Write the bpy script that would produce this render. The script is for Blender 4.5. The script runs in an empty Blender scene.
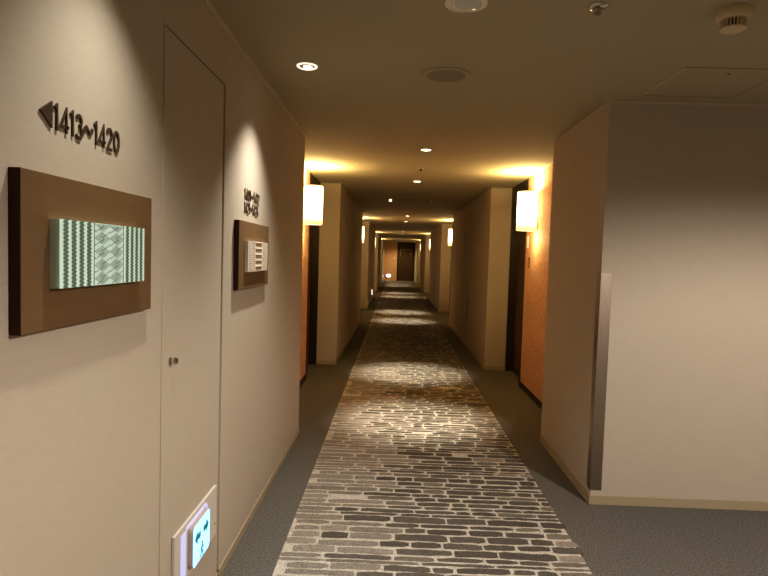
import bpy, bmesh, math, random
from mathutils import Matrix, Vector
random.seed(7)
COL = bpy.context.scene.collection
H = 2.4
XL, XR = -0.75, 1.218          # faces of the corridor blocks
RL, RR = -1.015, 1.49          # recessed door walls
D0, D1, P = 4.63, 7.61, 8.06   # recess start, recess end, period
YN = 3.44                      # front face of the near right block
YEND = 35.84

# ---------------------------------------------------------------- materials
def lin(c):
    return tuple(((v/255)/12.92 if v/255 <= .04045 else ((v/255+.055)/1.055)**2.4) for v in c)

def mat(name, rgb, rough=.8, metal=0, noise=None, bump=0, nscale=200, stretch=(1,1,1), amount=.12, spec=.3):
    m = bpy.data.materials.new(name); m.use_nodes = True
    nt = m.node_tree; b = nt.nodes['Principled BSDF']
    c = lin(rgb)
    b.inputs['Base Color'].default_value = (*c, 1)
    b.inputs['Roughness'].default_value = rough
    b.inputs['Metallic'].default_value = metal
    b.inputs['Specular IOR Level'].default_value = spec
    if noise:
        tc = nt.nodes.new('ShaderNodeTexCoord'); mp = nt.nodes.new('ShaderNodeMapping')
        mp.inputs['Scale'].default_value = stretch
        n = nt.nodes.new('ShaderNodeTexNoise'); n.inputs['Scale'].default_value = nscale
        n.inputs['Detail'].default_value = 4; n.inputs['Roughness'].default_value = .6
        nt.links.new(tc.outputs['Object'], mp.inputs[0]); nt.links.new(mp.outputs[0], n.inputs['Vector'])
        r = nt.nodes.new('ShaderNodeMapRange')
        r.inputs[1].default_value = .3; r.inputs[2].default_value = .7
        r.inputs[3].default_value = 1-amount; r.inputs[4].default_value = 1+amount
        nt.links.new(n.outputs['Fac'], r.inputs[0])
        mx = nt.nodes.new('ShaderNodeVectorMath'); mx.operation = 'SCALE'
        mx.inputs[0].default_value = c
        nt.links.new(r.outputs[0], mx.inputs['Scale'])
        nt.links.new(mx.outputs[0], b.inputs['Base Color'])
        if bump:
            bp = nt.nodes.new('ShaderNodeBump'); bp.inputs['Strength'].default_value = bump
            bp.inputs['Distance'].default_value = .004
            nt.links.new(n.outputs['Fac'], bp.inputs['Height']); nt.links.new(bp.outputs[0], b.inputs['Normal'])
    return m

def emit(name, rgb, strength, base=None):
    m = bpy.data.materials.new(name); m.use_nodes = True
    b = m.node_tree.nodes['Principled BSDF']
    b.inputs['Base Color'].default_value = (*lin(base or rgb), 1)
    b.inputs['Emission Color'].default_value = (*lin(rgb), 1)
    b.inputs['Emission Strength'].default_value = strength
    return m

def attr_mat(name, rough=.95, nscale=120, amount=.45, bump=.5):
    """colour from the mesh's own face colours, broken up by a fine pile noise"""
    m = mat(name, (128,128,128), rough, noise=True, nscale=nscale, amount=amount, bump=bump, spec=.1)
    nt = m.node_tree
    a = nt.nodes.new('ShaderNodeVertexColor'); a.layer_name = 'Col'
    mx = [n for n in nt.nodes if n.type == 'VECT_MATH'][0]
    nt.links.new(a.outputs['Color'], mx.inputs[0])
    return m

M = dict(
    wall = mat('wallpaper', (186,173,153), .85, noise=True, nscale=26, stretch=(1,1,7), amount=.035, bump=.07),
    ceiling = mat('ceiling_paint', (174,161,134), .9, noise=True, nscale=60, amount=.02),
    carpet = mat('grey_carpet', (106,102,94), .97, noise=True, nscale=110, amount=.55, bump=.6, spec=.1),
    orange = mat('orange_washi', (216,166,132), .75, noise=True, nscale=34, amount=.22, bump=1.0),
    base = mat('beige_baseboard', (168,152,122), .6),
    trim = mat('pale_trim', (200,184,158), .6),
    wood = mat('dark_wood', (52,40,27), .45, noise=True, nscale=30, stretch=(6,6,.5), amount=.25),
    leaf = mat('door_veneer', (84,62,38), .5, noise=True, nscale=24, stretch=(8,8,.4), amount=.2),
    plaque = mat('brown_plaque', (112,86,56), .6, noise=True, nscale=40, stretch=(1,.2,1), amount=.06),
    plaque_side = mat('plaque_edge', (64,34,26), .7),
    steel = mat('brushed_steel', (166,150,134), .40, metal=1, noise=True, nscale=60, stretch=(8,8,.2), amount=.08),
    chrome = mat('chrome', (205,200,192), .15, metal=1),
    bronze = mat('bronze_letters', (78,62,50), .5, metal=.3),
    black = mat('black', (14,12,10), .6),
    plastic = mat('ivory_plastic', (206,188,152), .5),
    plastic_dim = mat('speaker_rim', (172,156,128), .6),
    white = mat('white_paint', (225,215,196), .5),
    grey = mat('grey_mesh', (146,134,112), .8),
    dark = mat('dark_gap', (24,18,12), .9),
    bronze_guard = mat('bronze_hinge', (120,98,70), .4, metal=.6),
    plate = mat('white_plate', (205,196,182), .5),
    plate_side = mat('unit_side', (176,160,150), .6),
    glass = mat('lamp_glass', (214,208,196), .15, spec=.6),
    lamp = emit('downlight_lamp', (255,226,180), 9),
    cool = emit('spot_lamp', (255,240,220), 9),
    sign = emit('sign_face', (140,200,255), 1.25),
    sign_far = emit('sign_face_far', (255,240,225), 5),
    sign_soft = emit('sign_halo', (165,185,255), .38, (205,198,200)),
    sign_green = emit('sign_green', (10,120,130), .25),
    tile = attr_mat('woven_relief', .7, 300, .05, .1),
    runner = attr_mat('runner_pile'),
)
# glowing shade: a little darker and yellower at its top and bottom rims
def shade_mat():
    m = bpy.data.materials.new('paper_shade'); m.use_nodes = True
    nt = m.node_tree; b = nt.nodes['Principled BSDF']
    b.inputs['Base Color'].default_value = (.8,.7,.5,1)
    tc = nt.nodes.new('ShaderNodeTexCoord'); sp = nt.nodes.new('ShaderNodeSeparateXYZ')
    nt.links.new(tc.outputs['Generated'], sp.inputs[0])
    r = nt.nodes.new('ShaderNodeValToRGB')
    e = r.color_ramp.elements
    e[0].position = 0; e[0].color = (1,.50,.13,1)
    e[1].position = 1; e[1].color = (1,.56,.17,1)
    x = e.new(.12); x.color = (1,.66,.24,1)
    x = e.new(.42); x.color = (1,.80,.44,1)
    x = e.new(.85); x.color = (1,.74,.34,1)
    nt.links.new(sp.outputs['Z'], r.inputs[0]); nt.links.new(r.outputs[0], b.inputs['Emission Color'])
    s = nt.nodes.new('ShaderNodeMapRange'); s.interpolation_type = 'SMOOTHSTEP'
    s.inputs[1].default_value = .0; s.inputs[2].default_value = .45
    s.inputs[3].default_value = 1.7; s.inputs[4].default_value = 5.5
    nt.links.new(sp.outputs['Z'], s.inputs[0]); nt.links.new(s.outputs[0], b.inputs['Emission Strength'])
    return m
M['shade'] = shade_mat()

# ---------------------------------------------------------------- helpers
class MB:
    def __init__(s): s.v=[]; s.f=[]; s.c=[]; s.mi=[]
    def box(s, x0,x1,y0,y1,z0,z1, mi=0, col=None):
        b=len(s.v); s.v += [(x,y,z) for z in (z0,z1) for y in (y0,y1) for x in (x0,x1)]
        for q in ((0,2,3,1),(4,5,7,6),(0,1,5,4),(2,6,7,3),(0,4,6,2),(1,3,7,5)):
            s.f.append([b+i for i in q]); s.c.append(col); s.mi.append(mi)
        return s
    def poly(s, pts, col=None, mi=0):
        b=len(s.v); s.v += list(pts); s.f.append(list(range(b,b+len(pts)))); s.c.append(col); s.mi.append(mi); return s
    def prism(s, pts, off, mi=0, col=None):
        """extrude a closed 3D polygon by a vector"""
        n=len(pts); b=len(s.v); o=Vector(off)
        s.v += [tuple(p) for p in pts] + [tuple(Vector(p)+o) for p in pts]
        s.f.append([b+i for i in range(n)][::-1]); s.f.append([b+n+i for i in range(n)])
        for i in range(n): s.f.append([b+i, b+(i+1)%n, b+n+(i+1)%n, b+n+i])
        s.c += [col]*(n+2); s.mi += [mi]*(n+2); return s
    def lathe(s, prof, c=(0,0,0), axis='Z', n=32, mi=0, cap=True):
        """prof: (radius, height) list revolved around the axis through c"""
        b=len(s.v); cx,cy,cz=c
        for r,h in prof:
            for k in range(n):
                a=2*math.pi*k/n; u,w=r*math.cos(a), r*math.sin(a)
                s.v.append((cx+u,cy+w,cz+h) if axis=='Z' else ((cx+h,cy+u,cz+w) if axis=='X' else (cx+u,cy+h,cz+w)))
        for j in range(len(prof)-1):
            for k in range(n):
                k2=(k+1)%n
                s.f.append([b+j*n+k,b+j*n+k2,b+(j+1)*n+k2,b+(j+1)*n+k]); s.c.append(None); s.mi.append(mi)
        if cap:
            for j in (0,len(prof)-1):
                if prof[j][0]>1e-6: s.f.append([b+j*n+k for k in range(n)]); s.c.append(None); s.mi.append(mi)
        return s
    def build(s, name, mats, parent=None, smooth=False, bevel=0, fix=True):
        me=bpy.data.meshes.new(name); me.from_pydata(s.v,[],s.f)
        for m in (mats if isinstance(mats,(list,tuple)) else [mats]): me.materials.append(m)
        for i,p in enumerate(me.polygons): p.material_index=s.mi[i]
        if any(c is not None for c in s.c):
            a=me.color_attributes.new('Col','FLOAT_COLOR','CORNER')
            for i,p in enumerate(me.polygons):
                c=s.c[i] or (.5,.5,.5)
                for l in p.loop_indices: a.data[l].color=(*c,1)
        elif fix:
            bm=bmesh.new(); bm.from_mesh(me)
            bmesh.ops.remove_doubles(bm,verts=bm.verts,dist=1e-6)
            bmesh.ops.recalc_face_normals(bm,faces=bm.faces); bm.to_mesh(me); bm.free()
        if smooth:
            for p in me.polygons: p.use_smooth=True
        o=bpy.data.objects.new(name,me); COL.objects.link(o)
        if parent: o.parent=parent; o.matrix_parent_inverse=parent_inv(parent)
        if smooth:
            md=o.modifiers.new('split','EDGE_SPLIT'); md.split_angle=math.radians(40)
        if bevel:
            md=o.modifiers.new('bevel','BEVEL'); md.width=bevel; md.segments=2; md.limit_method='ANGLE'
        return o
def parent_inv(p):
    m=Matrix.Translation(p.location)
    q=p
    while q.parent: q=q.parent; 
    return (world(p)).inverted()
def world(p):
    m=Matrix.LocRotScale(p.location,p.rotation_euler,p.scale)
    if p.parent: m = world(p.parent) @ p.matrix_parent_inverse @ m
    return m
def thing(name,label,cat,loc=(0,0,0),group=None):
    o=bpy.data.objects.new(name,None); COL.objects.link(o); o.location=loc; o.empty_display_size=.1
    o['label']=label; o['category']=cat
    if group: o['group']=group
    return o
def tag(o,label,cat,group=None):
    o['label']=label; o['category']=cat
    if group: o['group']=group
    return o
def struct(o,label=None):
    o['kind']='structure'
    if label: o['label']=label
    return o
def dup(root, shift, label):
    r=root.copy(); COL.objects.link(r); r.location=root.location+Vector(shift); r['label']=label
    for ch in root.children:
        c=ch.copy(); COL.objects.link(c); c.parent=r
        for g in ch.children:
            d=g.copy(); COL.objects.link(d); d.parent=c
    return r
def lamp(kind,name,loc,power,color,rot=(0,0,0),parent=None,**kw):
    l=bpy.data.lights.new(name,kind); l.energy=power; l.color=color
    for k,v in kw.items(): setattr(l,k,v)
    o=bpy.data.objects.new(name,l); COL.objects.link(o); o.location=loc; o.rotation_euler=rot
    if parent: o.parent=parent; o.matrix_parent_inverse=world(parent).inverted()
    return o

# ---------------------------------------------------------------- the room shell
struct(MB().box(-1.4,4.2,-2.6,YEND+.3,-.1,0).build('floor',M['carpet']),'grey speckled carpet along both sides of the patterned runner')
struct(MB().box(-1.4,4.2,-2.6,YEND+.3,H,H+.1).build('ceiling',M['ceiling']))
struct(MB().box(-1.4,4.2,-2.6,-2.5,0,H).build('wall_back',M['wall']))
struct(MB().box(4.0,4.2,-2.5,YN,0,H).build('wall_far_right',M['wall']))
# left near wall, with the opening of the service door
DY0,DY1,DZ=1.852,2.486,2.168
w=MB().box(-1.0,XL,-2.5,DY0,0,H).box(-1.0,XL,DY1,D0,0,H).box(-1.0,XL,DY0,DY1,DZ,H).box(-1.0,XL-.04,DY0,DY1,0,DZ)
struct(w.build('wall_left',M['wall']),'pale beige wallpapered wall carrying the two room number signs')
struct(MB().box(XL-.001,XL+.003,1.838,1.850,.03,DZ).box(XL-.001,XL+.003,DY1+.001,DY1+.012,.03,DZ).build('trim_7',M['wall']))
# paper joints
struct(MB().box(XL-.001,XL+.0012,2.532,2.538,DZ,H-.014).box(XL-.001,XL+.0012,1.838,1.843,DZ,H-.014).build('trim_1',M['trim']))
door=MB().box(XL-.035,XL-.001,DY0+.005,DY1-.010,.03,DZ-.006).build('door_1',M['wall'],bevel=.002)
struct(door,'flush papered service door between the two number signs')
k=MB().lathe([(.0,.0),(.013,.0),(.013,.003),(.006,.004),(.006,.012),(.012,.015),(.013,.02),(.009,.026),(0,.028)],(XL-.001,1.915,1.081),'X',24,cap=False)
k.build('knob',M['chrome'],door,smooth=True)
# right near block
struct(MB().box(XR,4.0,YN,D0,0,H).build('wall_right',M['wall']),'beige block at the near right corner with a steel corner guard')
# periodic blocks
for i in range(4):
    y0=D1+P*i; y1=D0+P*(i+1) if i<3 else YEND
    for nm,x0,x1 in (('wall_left',-1.3,XL),('wall_right',XR,1.9)):
        xi = XL if nm=='wall_left' else XR
        s = -1 if nm=='wall_left' else 1
        struct(MB().box(x0,x1,y0,y1,0,H).build(nm,M['wall']))
    # recessed door walls
    r0=D0+P*i; r1=D1+P*i; yd=r1-.93
    struct(MB().box(-1.3,RL,r0,yd,0,H).build('wall_left',M['orange']),'orange textured wall in a door recess')
    struct(MB().box(RR,1.9,r0,yd,0,H).build('wall_right',M['orange']),'orange textured wall in a door recess')
    struct(MB().box(RL-.005,RL+.012,r0,yd,0,.06).build('baseboard_left',M['wood']))
    struct(MB().box(RR-.012,RR+.005,r0,yd,0,.06).build('baseboard_right',M['wood']))
    for s,xr in ((-1,RL),(1,RR)):
        def bx(a,b,*r):
            p,q=xr+s*a,xr+s*b
            return (min(p,q),max(p,q))+r
        fr=MB().box(*bx(-.006,.16,yd,yd+.035,0,H)).box(*bx(-.0,.16,r1-.03,r1,0,H)).box(*bx(.0,.16,yd+.035,r1-.03,2.16,H))
        fr=fr.build('door_%d'%(2+2*i+(s>0)),M['wood'])
        struct(fr,'dark wooden door frame in a corridor recess')
        lf=MB().box(*bx(.10,.145,yd+.04,r1-.035,.008,2.155)).build('door_leaf',M['leaf'],fr,bevel=.002)
        hd=MB().box(*bx(.088,.10,yd+.09,yd+.13,.93,1.15)).box(*bx(.055,.088,yd+.10,yd+.12,1.03,1.05)).box(*bx(.055,.068,yd+.10,yd+.21,1.03,1.05))
        hd.build('handle',M['chrome'],lf,bevel=.002)
    # floor-edge boards of the block
    b=MB().box(XL-.004,XL+.007,y0-.007,y1,0,.05).box(-1.115 if 0 else RL,XL,y0-.007,y0+.004,0,.05)
    struct(b.build('baseboard_left',M['base']))
    b=MB().box(XR-.007,XR+.004,y0-.007,y1,0,.05).box(XR,RR,y0-.007,y0+.004,0,.05)
    struct(b.build('baseboard_right',M['base']))
    # thin ceiling beads
    struct(MB().box(XL-.004,XL+.006,y0-.006,y1,H-.01,H).box(RL,XL,y0-.006,y0+.004,H-.01,H).build('trim_2',M['base']))
    struct(MB().box(XR-.006,XR+.004,y0-.006,y1,H-.01,H).box(XR,RR,y0-.006,y0+.004,H-.01,H).build('trim_3',M['base']))
    if i<3:
        for s,x in ((-1,XL),(1,XR)):
            a=y0+1.95
            fr=MB()
            for yy in (a,a+.62): fr.box(x-.0015,x+.0015,yy-.004,yy+.004,.05,2.2)
            fr.box(x-.0015,x+.0015,a,a+.62,2.196,2.204)
            fr=fr.build('door_%d'%(10+2*i+(s>0)),M['grey']); struct(fr,'flush service door lines on the corridor block')
            xx=x-s*.004
            MB().box(min(x,xx),max(x,xx),a+.04,a+.062,.42,.80).build('pull_slot',M['dark'],fr)
            xx=x-s*.012
            h=MB()
            h.box(min(x,xx),max(x,xx),a+.60,a+.612,1.55,1.93); h.build('highlight_strip',M['base'],fr)  # pale strip standing in for the bright highlight along the door edge
struct(MB().box(XL-.004,XL+.007,-2.5,DY0-.002,0,.04).box(XL-.004,XL+.007,DY1,D0,0,.04).box(XL-.004,XL+.004,DY0,DY1,0,.028).build('baseboard_left',M['base']))
struct(MB().box(XR-.008,4.0,YN-.008,YN+.004,0,.055).box(XR-.008,XR+.004,YN,D0,0,.055).build('baseboard_right',M['base'],bevel=.001))
struct(MB().box(XL-.004,XL+.012,-2.5,D0,H-.014,H).build('trim_4',M['trim']))
struct(MB().box(XR-.008,XR+.004,YN,D0,H-.01,H).box(XR-.008,4.0,YN-.008,YN+.004,H-.01,H).build('trim_5',M['trim']))
# dark strip closing the left wall end toward the first recess
struct(MB().box(-1.3,-.995,-2.5,D0,0,H).build('wall_left',M['wall']))

# ---------------------------------------------------------------- end wall
struct(MB().box(-1.4,.10,YEND,YEND+.2,0,H).box(.10,1.25,YEND+.06,YEND+.2,0,H).box(1.2,2.0,YEND,YEND+.2,0,H).build('wall_end',M['orange']),'orange wall closing the far end of the corridor')
ef=MB().box(.085,.19,YEND-.03,YEND+.06,0,2.37).box(1.07,1.175,YEND-.03,YEND+.06,0,2.37).box(.19,1.07,YEND-.03,YEND+.06,2.27,2.37).box(.085,1.175,YEND-.001,YEND+.06,2.37,H)
ef=ef.build('door_20',M['wood']); struct(ef,'dark brown door at the far end of the corridor')
el=MB().box(.19,1.07,YEND-.005,YEND+.04,.01,2.27).build('door_leaf',mat('end_leaf',(74,52,28),.5),ef)
MB().box(.27,.29,YEND-.012,YEND-.005,1.5,1.95).box(.93,.95,YEND-.012,YEND-.005,1.5,1.95).box(.29,.93,YEND-.012,YEND-.005,1.93,1.95).build('panel_molding',M['base'],el)
MB().box(.235,.26,YEND-.05,YEND-.005,1.0,1.2).build('handle',M['chrome'],el)
struct(MB().box(XR-.045,XR,YEND-.04,YEND,0,H-.02).box(XL,.085,YEND-.02,YEND,H-.05,H-.02).box(XL,XL+.05,YEND-.04,YEND,0,H-.05).build('trim_6',M['trim']))
o=MB().lathe([(0,-.02),(.05,-.02),(.055,0),(0,0)],(-.06,YEND,1.41),'Y',20,cap=False).build('door_bell',M['white'])
tag(o,'small pale round button on the far orange end wall','door bell')

# ---------------------------------------------------------------- patterned runner carpet
CL,CR=-.513,.986
def runner():
    mb=MB()
    mortar=lin((192,183,167))
    mb.box(CL,CR-.022,-2.4,YEND-.05,0.0005,.004,col=mortar)
    y=-2.38; z=.0052
    lightb=lin((140,130,118)); darkb=lin((95,88,79)); mid=lin((120,111,99))
    while y<YEND-.15:
        h=random.choice([.028,.036,.044,.052,.060,.066])*random.uniform(.92,1.15)
        gap=random.uniform(.007,.013)
        x=CL+random.choice([0,0,0,.02,.05])
        xe=CR+random.uniform(-.008,.010)-(.03 if random.random()<.2 else 0)
        ph=random.uniform(0,6); am=random.uniform(.0,.005)
        far=y>14
        while x<xe-.02:
            t=(x-CL)/(CR-CL)
            L=random.uniform(.09,.30) if t>.25 else random.uniform(.13,.34)
            if h<.035: L*=1.35
            if xe-(x+L)<.06: L=xe-x
            g=random.uniform(.008,.018)
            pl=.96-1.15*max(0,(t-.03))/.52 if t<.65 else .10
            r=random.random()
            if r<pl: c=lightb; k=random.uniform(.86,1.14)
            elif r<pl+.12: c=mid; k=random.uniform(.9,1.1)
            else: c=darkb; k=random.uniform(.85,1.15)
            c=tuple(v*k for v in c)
            hh=h*random.uniform(.82,1.0); yo=y+(h-hh)*random.random()
            x1=min(x+L-g,xe)
            if x1-x>.02 and not (random.random()<.015):
                n=3 if far else max(3,int((x1-x)/.035))
                cr=min(.008,hh*.3); jt=.0 if far else .0034
                pts=[]
                wv=lambda xx: am*math.sin(xx*9+ph)
                for q in range(n+1):
                    xx=x+(x1-x)*q/n; e=cr if q in(0,n) else 0
                    pts.append((xx+(random.uniform(-jt,jt)),yo+e+wv(xx)+random.uniform(-jt,jt),z))
                    if q==0 and not far: pts[0]=(x,yo+cr,z); pts.append((x+cr,yo+wv(x),z))
                pts.append((x1,yo+hh/2+wv(x1),z))
                for q in range(n,-1,-1):
                    xx=x+(x1-x)*q/n; e=cr if q in(0,n) else 0
                    pts.append((xx+(random.uniform(-jt,jt)),yo+hh-e+wv(xx)+random.uniform(-jt,jt),z))
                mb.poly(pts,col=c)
            x=x1+g
        y+=h+gap*.8
    o=mb.build('carpet_runner',M['runner'],fix=False)
    tag(o,'beige carpet runner with brown brick pattern down the corridor floor','carpet runner')
runner()

# ---------------------------------------------------------------- number signs
def plaque(name,label,y0,y1):
    t=thing(name,label,'wall plaque',(XL,(y0+y1)/2,1.44),'brown plaques on the left wall')
    b=MB().box(XL,XL+.025,y0,y1,1.278,1.604).build('backing_board',[M['plaque'],M['plaque_side']],t,bevel=.0015)
    for p in b.data.polygons:
        if p.normal.y<-.9 or p.normal.z<-.9: p.material_index=1
    return t
ly=lin((222,248,234)); dk=lin((104,124,106)); 
def relief_one():
    t=plaque('wall_plaque','brown plaque with a mint green woven pattern block, the nearer',1.103,1.70)
    y0,y1,z0,z1=1.196,1.603,1.3655,1.512; xf=XL+.046
    m=MB().box(XL+.025,xf,y0,y1,z0,z1,col=ly)
    W,Hh=y1-y0,z1-z0
    def q(a,b,c,d,col,e=.0012):   # a..b across, c..d up, 0..1
        m.box(xf-.0002,xf+e,y0+a*W,y0+b*W,z0+c*Hh,z0+d*Hh,col=col)
    # braided upright strips at both ends: dark jagged bars between pale cords
    def bars(a,b,n):   # n dark bars
        p=(b-a)/(n+.5)
        for i in range(n):
            c=a+p*(i+.75); hw=p*.27
            N=17; pts=[]
            for j in range(N*2+1):
                zz=z0+Hh*j/(N*2); pts.append((xf+.0008,y0+W*(c-hw*(1.35 if j%2 else .55)),zz))
            for j in range(N*2,-1,-1):
                zz=z0+Hh*j/(N*2); pts.append((xf+.0008,y0+W*(c+hw*(.55 if j%2 else 1.35)),zz))
            m.poly(pts,col=dk)
    bars(.0,.345,4); bars(.70,1.0,4)
    # woven middle: parallelograms leaning both ways, each hatched
    a0,a1=.345,.695; rows=5; cols=2; cw=(a1-a0)/cols; rh=1/rows
    dk2=lin((72,92,80))
    def clip(a): return min(max(a,a0),a1)
    pitch=1/4.6; hw=cw*.5; hh=pitch*.30
    def seg(A,B,th,col,e):
        # clip a stroke to the middle field, then lay it down as a thin quad
        (ax,ay),(bx_,by)=A,B
        lo,hi=0.0,1.0
        for p,d,mn,mx in ((ax,bx_-ax,a0,a1),(ay,by-ay,.012,.988)):
            if abs(d)<1e-9:
                if not mn<=p<=mx: return
                continue
            t0,t1=(mn-p)/d,(mx-p)/d
            if t0>t1: t0,t1=t1,t0
            lo=max(lo,t0); hi=min(hi,t1)
        if hi-lo<.03: return
        A=(ax+(bx_-ax)*lo,ay+(by-ay)*lo); B=(ax+(bx_-ax)*hi,ay+(by-ay)*hi)
        m.poly([(xf+e,y0+W*p,z0+Hh*q_) for p,q_ in ((A[0],A[1]-th),(B[0],B[1]-th),(B[0],B[1]+th),(A[0],A[1]+th))],col=col)
    for r in range(-1,6):
        for c in range(-1,3):
            cx=a0+cw*(c+.5); cz=pitch*(r+.5)
            # dark parallelogram: strokes falling to the right, stacked up to the right
            for k in range(6):
                u=k/5-.5
                ox,oz=u*.44*cw,u*.40*pitch
                seg((cx-.29*cw+ox,cz+.25*pitch+oz),(cx+.29*cw+ox,cz-.25*pitch+oz),pitch*.026,dk2,.0009)
            # pale parallelogram between: strokes rising to the right
            cz2=cz+pitch*.5; cx2=cx+cw*.05
            for k in range(6):
                u=k/5-.5
                ox,oz=u*.44*cw,-u*.40*pitch
                edge=k in (0,5)
                seg((cx2-.30*cw+ox,cz2-.26*pitch+oz),(cx2+.30*cw+ox,cz2+.26*pitch+oz),pitch*(.026 if edge else .008),dk if edge else lin((190,214,196)),.0006)
    q(a0-.006,a0,0,1,dk,.0006); q(a1,a1+.006,0,1,dk,.0006)
    # ragged woven ends
    for j in range(18):
        zz=(j+.5)/18
        m.box(xf-.006,xf,y1,y1+.002,z0+Hh*(zz-.014),z0+Hh*(zz+.014),col=ly)
        m.box(xf-.006,xf+.0015,y0-.002,y0+.002,z0+Hh*(zz-.014),z0+Hh*(zz+.014),col=ly)
    o=m.build('woven_block',M['tile'],t,fix=False); o['label']='mint green woven relief block'
relief_one()
def relief_two():
    t=plaque('wall_plaque','brown plaque with an ivory block of five slots, the farther',2.655,3.275)
    y0,y1,z0,z1=2.761,3.180,1.360,1.510; xf=XL+.041; W=y1-y0; Hh=z1-z0
    iv=lin((236,226,208)); m=MB().box(XL+.025,xf,y0,y1,z0,z1,col=iv)
    g=lin((176,160,136)); br=lin((150,124,98))
    for i in range(1,6):
        m.box(xf,xf+.0008,y0+W*(.06*i-.008),y0+W*(.06*i+.004),z0,z1,col=g)
    for i in range(1,5):
        m.box(xf,xf+.0008,y0+W*(.70+.06*i-.008),y0+W*(.70+.06*i+.004),z0,z1,col=g)
    for j in range(5):
        zc=z0+Hh*(.1+.2*j)
        m.box(xf,xf+.0012,y0+W*.36,y0+W*.66,zc-Hh*.055,zc+Hh*.055,col=br)
        m.box(xf,xf+.003,y0+W*.34,y0+W*.68,zc+Hh*.065,zc+Hh*.085,col=iv)
    for j in range(16):
        zc=z0+Hh*(j+.5)/16
        m.box(xf,xf+.0006,y0,y0+W*.34,zc-.0008,zc+.0008,col=g)
        m.box(xf,xf+.0006,y0+W*.68,y1,zc-.0006,zc+.0006,col=g)
    o=m.build('woven_block',M['tile'],t,fix=False); o['label']='ivory woven relief block'
relief_two()

# numerals: geometric strokes standing a few millimetres off the wall
def arc(cx,cy,rx,ry,a0,a1,n=14):
    return [(cx+rx*math.cos(math.radians(a0+(a1-a0)*i/n)),cy+ry*math.sin(math.radians(a0+(a1-a0)*i/n))) for i in range(n+1)]
GL={ # width, strokes in a unit-height cell
 '1':(.30,[[(.02,.86),(.17,.99),(.17,.0)]]),
 '4':(.62,[[(.44,.0),(.44,.98),(.03,.26),(.60,.26)]]),
 '3':(.50,[arc(.24,.74,.20,.22,150,-80)+[],arc(.23,.27,.24,.25,80,-150)]),
 '2':(.54,[arc(.26,.72,.22,.24,165,-35)+[(.04,.04),(.52,.04)]]),
 '0':(.58,[arc(.29,.5,.24,.46,90,450,26)]),
 '6':(.56,[arc(.28,.27,.23,.24,90,450,22),[(.36,.98),(.08,.38)]]),
 '~':(.80,[[(.04,.38),(.12,.54),(.24,.62),(.38,.50),(.52,.38),(.66,.44),(.76,.62)]]),
}
def ribbon(mb,pts,w,x0,x1,f):
    """flat stroke of width w along 2D pts; f maps (a,b) to (y,z)"""
    closed=(Vector(pts[0])-Vector(pts[-1])).length<1e-4
    P2=[Vector(p) for p in pts]; 
    if closed: P2=P2[:-1]
    n=len(P2); Lh=[];Rh=[]
    for i,p in enumerate(P2):
        a=P2[i-1] if (i>0 or closed) else None; b=P2[(i+1)%n] if (i<n-1 or closed) else None
        d1=(p-a).normalized() if a is not None else None; d2=(b-p).normalized() if b is not None else None
        if d1 is None: d=d2;k=1
        elif d2 is None: d=d1;k=1
        else:
            d=(d1+d2); 
            if d.length<1e-3: d=d1
            d=d.normalized(); k=min(1.6,1/max(.4,d.dot(d2)))
        nrm=Vector((-d.y,d.x))*w/2*k; Lh.append(p+nrm);Rh.append(p-nrm)
    m=n if closed else n-1
    b=len(mb.v)
    for i in range(n):
        for x in (x0,x1):
            for q in (Lh[i],Rh[i]): mb.v.append((x,)+f(q.x,q.y))
    for i in range(m):
        j=(i+1)%n; A=b+4*i;B=b+4*j
        for fc in ((A+2,A+3,B+3,B+2),(A,B,B+1,A+1),(A,A+2,B+2,B),(A+1,B+1,B+3,A+3)):
            mb.f.append(list(fc)); mb.c.append(None); mb.mi.append(0)
    if not closed:
        for A in (b,b+4*(n-1)): mb.f.append([A,A+1,A+3,A+2]); mb.c.append(None); mb.mi.append(0)
def lettering(t,text,y0,z0,h,width):
    tot=sum(GL[c][0] for c in text)+.13*(len(text)-1); k=width/tot; y=y0
    for c in text:
        mb=MB()
        for st in GL[c][1]:
            ribbon(mb,st,.135,XL+.0003,XL+.0042,lambda a,b,y=y:(y+a*k,z0+b*h))
        mb.build('numeral' if c!='~' else 'tilde',M['bronze'],t,fix=True)
        y+=(GL[c][0]+.13)*k
t=thing('room_number_lettering','bronze numerals 1413 to 1420 with a left arrow above the nearer plaque','wall lettering',(XL,1.36,1.70),'room number lettering on the left wall')
lettering(t,'1413~1420',1.252,1.707,.055,.292)
MB().prism([(XL+.0003,1.199,1.737),(XL+.0003,1.242,1.765),(XL+.0003,1.242,1.708)],(.0042,0,0)).build('arrow',M['bronze'],t)
t=thing('room_number_lettering','two small rows of bronze numerals above the farther plaque','wall lettering',(XL,2.97,1.63),'room number lettering on the left wall')
lettering(t,'1401~1412',2.825,1.712,.054,.30)
lettering(t,'1421~1426',2.825,1.648,.054,.28)

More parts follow.
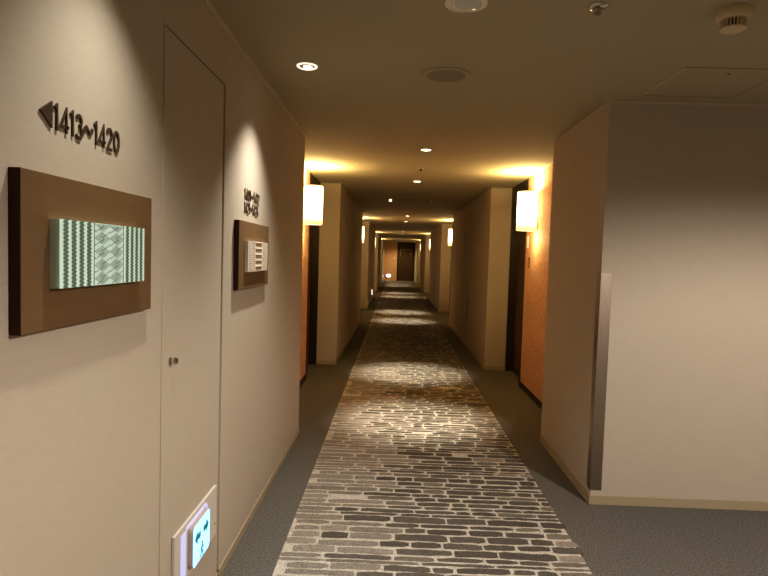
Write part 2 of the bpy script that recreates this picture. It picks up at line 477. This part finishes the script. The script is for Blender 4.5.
# ---------------------------------------------------------------- corridor guide lights low on the wall
def guide(face):
    """built at the origin: plate in the YZ plane facing +X; y from -.24 to .24"""
    pass
def guide_light(label,loc,rotz=0,face='sign'):
    t=thing('exit_guide_light',label,'guide light',(0,0,0),'low exit guide lights')
    MB().box(0,.012,-.235,.235,.0,.215).build('wall_plate',M['plate'],t,bevel=.002)
    rr=.022; pts=[]
    for cy_,cz_,a0_ in ((.085-rr,.186-rr,0),(-.108+rr,.186-rr,90),(-.108+rr,.026+rr,180),(.085-rr,.026+rr,270)):
        for q in range(6):
            a_=math.radians(a0_+18*q); pts.append((.012,cy_+rr*math.cos(a_),cz_+rr*math.sin(a_)))
    u=MB().prism(pts,(.020,0,0))
    hz=MB().box(.012,.0135,-.18,-.128,.02,.19).box(.012,.0135,.088,.11,.03,.19).box(.012,.0135,-.128,.088,.186,.200).build('painted_halo',M['sign_soft'],t)  # halo of light around the lamp box, put in as faintly glowing strips
    ub=u.build('lamp_box',[M['plate_side'],M[face]],t,bevel=.002)
    for p in ub.data.polygons:
        if p.normal.x>.9: p.material_index=1
    X0,X1=.0322,.0332; g=MB()
    g.prism([(X0,-.088,.130),(X0,-.062,.156),(X0,-.062,.141),(X0,-.028,.141),(X0,-.028,.119),(X0,-.062,.119),(X0,-.062,.104)],(.001,0,0)).build('green_arrow',M['sign_green'],t)
    g=MB()
    g.prism([(X0,.066,.130),(X0,.040,.156),(X0,.040,.141),(X0,.006,.141),(X0,.006,.119),(X0,.040,.119),(X0,.040,.104)],(.001,0,0))
    g.build('green_arrow',M['sign_green'],t)
    r=MB(); r.lathe([(0,0),(.007,0),(.007,.001),(0,.001)],(X0,-.006,.084),'X',12,cap=False)
    def bar(a,b,w=.007): ribbon(r,[a,b],w,X0,X1,lambda p,q:(p,q))
    bar((-.006,.075),(-.012,.054),.011); bar((-.012,.056),(.004,.044)); bar((.004,.044),(.0,.030)); bar((-.012,.056),(-.018,.042)); bar((-.018,.042),(-.032,.036))
    bar((-.006,.072),(.010,.064),.005); bar((-.008,.072),(-.022,.064),.005)
    r.build('running_figure',M['sign_green'],t)
    for yy in (-.215,.21): MB().lathe([(0,.012),(.005,.012),(.004,.0145),(0,.015)],(0,yy,.055),'X',12,cap=False).build('mounting_screw',M['chrome'],t)
    t.location=loc; t.rotation_euler=(0,0,rotz)
    return t
g0=guide_light('blue-white lit exit guide light low on the flush door, nearest',(XL,2.18,.240))
for lab,loc,rz in (('glowing guide light low on the second left corridor block',(XL,18.25,.22),0),
                   ('glowing guide light low on the left wall just before the end wall',(XL,34.4,.22),0),
                   ('bright guide light low on the orange end wall beside the dark door',(-.40,YEND,.20),-math.pi/2)):
    guide_light(lab,loc,rz,'sign_far')
lamp('AREA','guide_glow',(XL+.05,2.17,.34),1.1,(.55,.75,1),(0,-math.pi/2,0),size=.15)
lamp('AREA','guide_glow',(XL+.05,18.25,.32),.3,(.8,.85,1),(0,-math.pi/2,0),size=.15)
lamp('AREA','guide_glow',(-.40,YEND-.06,.32),.8,(.9,.9,1),(-math.pi/2,0,0),size=.15)

# ---------------------------------------------------------------- corner guard
g=MB().box(XR-.004,XR+.064,YN-.004,YN,.088,1.398).box(XR-.004,XR,YN-.004,YN+.06,.088,1.398)
g=g.build('corner_guard',M['steel'],bevel=.0015)
tag(g,'tall brushed steel corner guard on the near right wall corner','corner guard')

# ---------------------------------------------------------------- wall sconces
SC=6.2; SWT=(1.0,.79,.35)
def sconce(label,side,k):
    xw=RL if side<0 else RR; y=SC+P*k; cx=xw-side*.112
    t=thing('wall_sconce',label,'wall lamp',(xw,y,1.78),'cylindrical wall sconces in the door recesses')
    p,q=xw,xw-side*.012
    MB().box(min(p,q),max(p,q),y-.045,y+.045,1.80,2.16).build('back_plate',M['chrome'],t,bevel=.002)
    MB().lathe([(.100,0),(.104,0),(.104,.40),(.100,.40)],(cx,y,1.785),n=40,cap=False).build('lamp_shade',M['shade'],t,smooth=True)
    for z in (1.779,2.183): MB().lathe([(.100,0),(.106,0),(.106,.007),(.100,.007),(.100,0)],(cx,y,z),n=40,cap=False).build('rim_ring',M['trim'],t,smooth=True)
    MB().lathe([(0,0),(.10,0),(.10,.003),(0,.003)],(cx,y,1.787),n=32,cap=False).build('bottom_diffuser',M['shade'],t)
    p,q=xw-side*.01,cx
    br=MB().box(min(p,q),max(p,q),y-.008,y+.008,1.96,1.975).lathe([(0,0),(.018,0),(.018,.06),(0,.06)],(cx,y,1.93),n=16,cap=False)
    br.build('bracket',M['chrome'],t)
    return t
names=['nearest','second nearest','third nearest','farthest']
for side,sd in ((-1,'left'),(1,'right')):
    for k in range(4):
        lab='glowing cylinder sconce, %s on the %s side of the corridor'%(names[k],sd)
        sconce(lab,side,k)
        xw=RL if side<0 else RR; y=SC+P*k; cx=xw-side*.112
        lamp('AREA','sconce_up',(cx,y,2.19),16,SWT,(math.pi,0,0),size=.17,shape='DISK')
        lamp('POINT','sconce_bulb',(cx,y,1.70),5,SWT,shadow_soft_size=.08)

# ---------------------------------------------------------------- downlights
def downlight(label,x,y,lampmat,dome=False,group='recessed ceiling downlights'):
    t=thing('downlight',label,'downlight',(x,y,H),group)
    MB().lathe([(.040,0),(.052,0),(.052,-.004),(.047,-.007),(.041,-.005),(.040,0)],(x,y,H),n=36,cap=False).build('trim_ring',lampmat if dome else M['white'],t,smooth=True)
    if dome:
        MB().lathe([(0,-.0005),(.040,-.0005),(.040,-.003),(.0,-.003)],(x,y,H),n=28,cap=False).build('baffle',M['grey'],t)
        MB().lathe([(0,-.012),(.010,-.0115),(.018,-.008),(.022,-.003),(.022,0),(0,0)],(x+.002,y+.008,H),n=28,cap=False).build('lamp',M['cool'],t,smooth=True)
    else:
        MB().lathe([(0,-.006),(.025,-.006),(.040,-.004),(.040,0),(0,0)],(x,y,H),n=28,cap=False).build('lamp',lampmat,t,smooth=True)
    return t
ring=emit('lit_ring',(255,240,215),.8,(230,215,190))
downlight('downlight with a bright ring near the left wall, facing the farther plaque',-.476,2.949,ring,True)
lab=['just before the nearest sconces','just beyond the nearest sconces','before the second pair of sconces','beyond the second pair of sconces','before the third pair of sconces','beyond the third pair of sconces','before the farthest sconces','beyond the farthest sconces']
n=0
WARM=(1,.92,.76)
for k in range(4):
    for y in (5.1,7.2):
        yy=y+P*k
        downlight('small round downlight on the ceiling centre line, '+lab[n],.235,yy,M['lamp']); n+=1
        lamp('SPOT','downlight_beam',(.235,yy,H-.012),290,WARM,spot_size=math.radians(42),spot_blend=1.0,shadow_soft_size=.035)
lamp('SPOT','end_fill',(.235,34.7,H-.012),95,(1,.82,.42),spot_size=math.radians(150),spot_blend=.8,shadow_soft_size=.05)  # added fill without a fixture, brightens the end wall
# spots over the plaques
for y in (1.40,2.949):
    lamp('SPOT','plaque_beam',(-.476,y,H-.016),30 if y<2 else 66,(1,.97,.91),(0,math.radians(-3),0),spot_size=math.radians(98),spot_blend=.95,shadow_soft_size=.02)
# lights above and beside the camera, out of the picture
lamp('SPOT','lobby_beam',(2.2,.95,H-.02),240,(1,.91,.87),spot_size=math.radians(162),spot_blend=.35,shadow_soft_size=.05)
lamp('SPOT','lobby_beam',(.235,.9,H-.02),14,(1,.95,.88),spot_size=math.radians(100),spot_blend=.8,shadow_soft_size=.05)

# ---------------------------------------------------------------- things on the ceiling
x,y=.23,3.04
t=thing('ceiling_speaker','round flush ceiling speaker between the left downlight and the sprinkler','ceiling speaker',(x,y,H))
MB().lathe([(.100,0),(.130,0),(.128,-.006),(.112,-.008),(.101,-.004),(.100,0)],(x,y,H),n=48,cap=False).build('rim',M['plastic_dim'],t,smooth=True)
MB().lathe([(0,-.003),(.101,-.003),(.101,0),(0,0)],(x,y,H),n=48,cap=False).build('grille',M['grey'],t)
x,y=.23,2.185
t=thing('emergency_light','glass domed round emergency light at the top edge of the view','emergency light',(x,y,H))
MB().lathe([(.055,0),(.078,0),(.078,-.007),(.068,-.011),(.056,-.006),(.055,0)],(x,y,H),n=40,cap=False).build('rim',M['white'],t,smooth=True)
MB().lathe([(.058,-.004),(.05,-.015),(.035,-.024),(0,-.028)],(x,y,H),n=32,cap=False).build('dome',M['glass'],t,smooth=True)
def sprinkler(label,x,y,rim,r=.032):
    t=thing('sprinkler',label,'sprinkler',(x,y,H),'ceiling sprinklers')
    MB().lathe([(0,0),(r,0),(r,-.003),(r*.8,-.009),(r*.55,-.010),(r*.5,-.004),(0,-.004)],(x,y,H),n=28,cap=False).build('escutcheon',rim,t,smooth=True)
    MB().lathe([(0,-.004),(.011,-.004),(.010,-.018),(.006,-.020),(.006,-.026),(.014,-.027),(.014,-.029),(0,-.030)],(x,y,H),n=20,cap=False).build('sprinkler_head',M['chrome'] if rim is M['chrome'] else M['dark'],t,smooth=True)
sprinkler('chrome sprinkler with a dark centre between the dome light and the smoke detector',.716,2.195,M['chrome'],.036)
for k,l in enumerate(('small dark-centred sprinkler between the nearest pair of sconces','tiny sprinkler between the second pair of sconces','tiny sprinkler between the third pair of sconces')):
    sprinkler(l,.235,6.14+P*k,M['white'])
x,y=1.215,2.20
t=thing('smoke_detector','ivory slotted smoke detector on the ceiling at top right','smoke detector',(x,y,H))
MB().lathe([(0,0),(.056,0),(.058,-.006),(.058,-.030),(.053,-.038),(.040,-.040),(0,-.040)],(x,y,H),n=40,cap=False).build('mounting_base',M['plastic'],t,smooth=True)
m=MB()
for k in range(22):
    a=2*math.pi*k/22; c,s=math.cos(a),math.sin(a)
    def R(r,w,z): return (x+r*c-w*s,y+r*s+w*c,H+z)
    m.prism([R(.034,-.0022,-.040),R(.042,-.0022,-.040),R(.042,.0022,-.040),R(.034,.0022,-.040)],(0,0,-.028))
m.build('cage_slat',M['plastic'],t)
MB().lathe([(0,-.040),(.033,-.040),(.033,-.068),(0,-.068)],(x,y,H),n=24,cap=False).build('sensor_core',M['dark'],t)
MB().lathe([(0,-.068),(.043,-.068),(.043,-.073),(.034,-.078),(0,-.079)],(x,y,H),n=36,cap=False).build('bottom_cap',M['plastic'],t,smooth=True)
MB().lathe([(0,-.0005),(.004,-.0005),(.0035,-.004),(0,-.004)],(x+.044,y-.012,H-.067),n=12,cap=False).build('indicator_lamp',M['white'],t)
x0,x1,y0,y1=1.347,1.846,2.83,3.31
t=thing('access_hatch','square ceiling access hatch with thin frame above the right wall','access hatch',((x0+x1)/2,(y0+y1)/2,H))
MB().box(x0+.006,x1-.006,y0+.006,y1-.006,H-.002,H).build('hatch_panel',M['ceiling'],t)
f=.005
MB().box(x0,x0+f,y0,y1,H-.004,H).build('hatch_frame',M['trim'],t)
MB().box(x1-f,x1,y0,y1,H-.003,H).box(x0,x1,y0,y0+f*.5,H-.003,H).box(x0,x1,y1-f*.5,y1,H-.003,H).build('hatch_frame',M['grey'],t)
MB().lathe([(0,0),(.006,0),(.006,-.003),(0,-.003)],(1.60,2.91,H-.001),n=16,cap=False).build('hatch_lock',M['dark'],t)
# recessed panel farther down with two small lamps
t=thing('access_hatch','thin framed ceiling hatch beyond the second downlight','access hatch',(.21,9.4,H))
MB().box(-.05,.47,9.15,9.165,H-.004,H).box(-.05,.47,9.66,9.675,H-.004,H).box(-.05,-.035,9.15,9.675,H-.004,H).box(.455,.47,9.15,9.675,H-.004,H).build('hatch_frame',M['grey'],t)
for xx,l,mm in ((-.118,'tiny bright indicator lamp left of the farther ceiling hatch',emit('tiny_lamp',(255,240,200),1.5)),(.545,'small dim ceiling sensor right of the farther ceiling hatch',M['plastic'])):
    o=MB().lathe([(0,0),(.022,0),(.022,-.02),(.016,-.034),(0,-.038)],(xx,9.55,H),n=20,cap=False).build('ceiling_sensor' if xx>0 else 'indicator_lamp',mm,smooth=True)
    tag(o,l,'sensor' if xx>0 else 'indicator lamp')

# ---------------------------------------------------------------- plates beside the first doors
t=MB().box(RR-.012,RR,6.45,6.48,1.37,1.50).build('door_bell_plate',M['plaque'],bevel=.002)
tag(t,'narrow dark bell plate on the right orange wall below the sconce','bell plate')
t=MB().box(RR-.014,RR,6.54,6.62,1.60,1.74).build('room_number_plate',M['plate'],bevel=.002)
tag(t,'pale room number plate on the right orange wall beside the dark door','number plate')

# ---------------------------------------------------------------- world, camera, colour
w=bpy.data.worlds.new('world'); bpy.context.scene.world=w; w.use_nodes=True
w.node_tree.nodes['Background'].inputs[0].default_value=(.02,.017,.014,1)
f,pi_,ro,ya,cz=577.0,.0537,.0302,-.0188,1.4528
def ray(u,v):
    u-=384; v-=288
    a=u*math.cos(ro)+v*math.sin(ro); b=-u*math.sin(ro)+v*math.cos(ro)
    x,y2,z2=a/f,1,-b/f
    y=y2*math.cos(pi_)+z2*math.sin(pi_); z=-y2*math.sin(pi_)+z2*math.cos(pi_)
    return Vector((x*math.cos(ya)+y*math.sin(ya),-x*math.sin(ya)+y*math.cos(ya),z))
fw=ray(384,288).normalized(); rt=(ray(385,288)-ray(384,288)).normalized(); up=rt.cross(fw)
cam=bpy.data.cameras.new('camera'); cam.sensor_width=36; cam.sensor_fit='HORIZONTAL'; cam.lens=f/768*36; cam.clip_start=.05
co=bpy.data.objects.new('camera',cam); COL.objects.link(co)
R3=Matrix((rt,up,-fw)).transposed(); co.matrix_world=Matrix.Translation((0,0,cz))@R3.to_4x4()
sc=bpy.context.scene; sc.camera=co
sc.view_settings.view_transform='Standard'
sc.view_settings.look='Medium High Contrast'
sc.view_settings.exposure=0.42
sc.cycles.max_bounces=10; sc.cycles.diffuse_bounces=6
sc.cycles.sample_clamp_indirect=4
sc.cycles.use_denoising=True
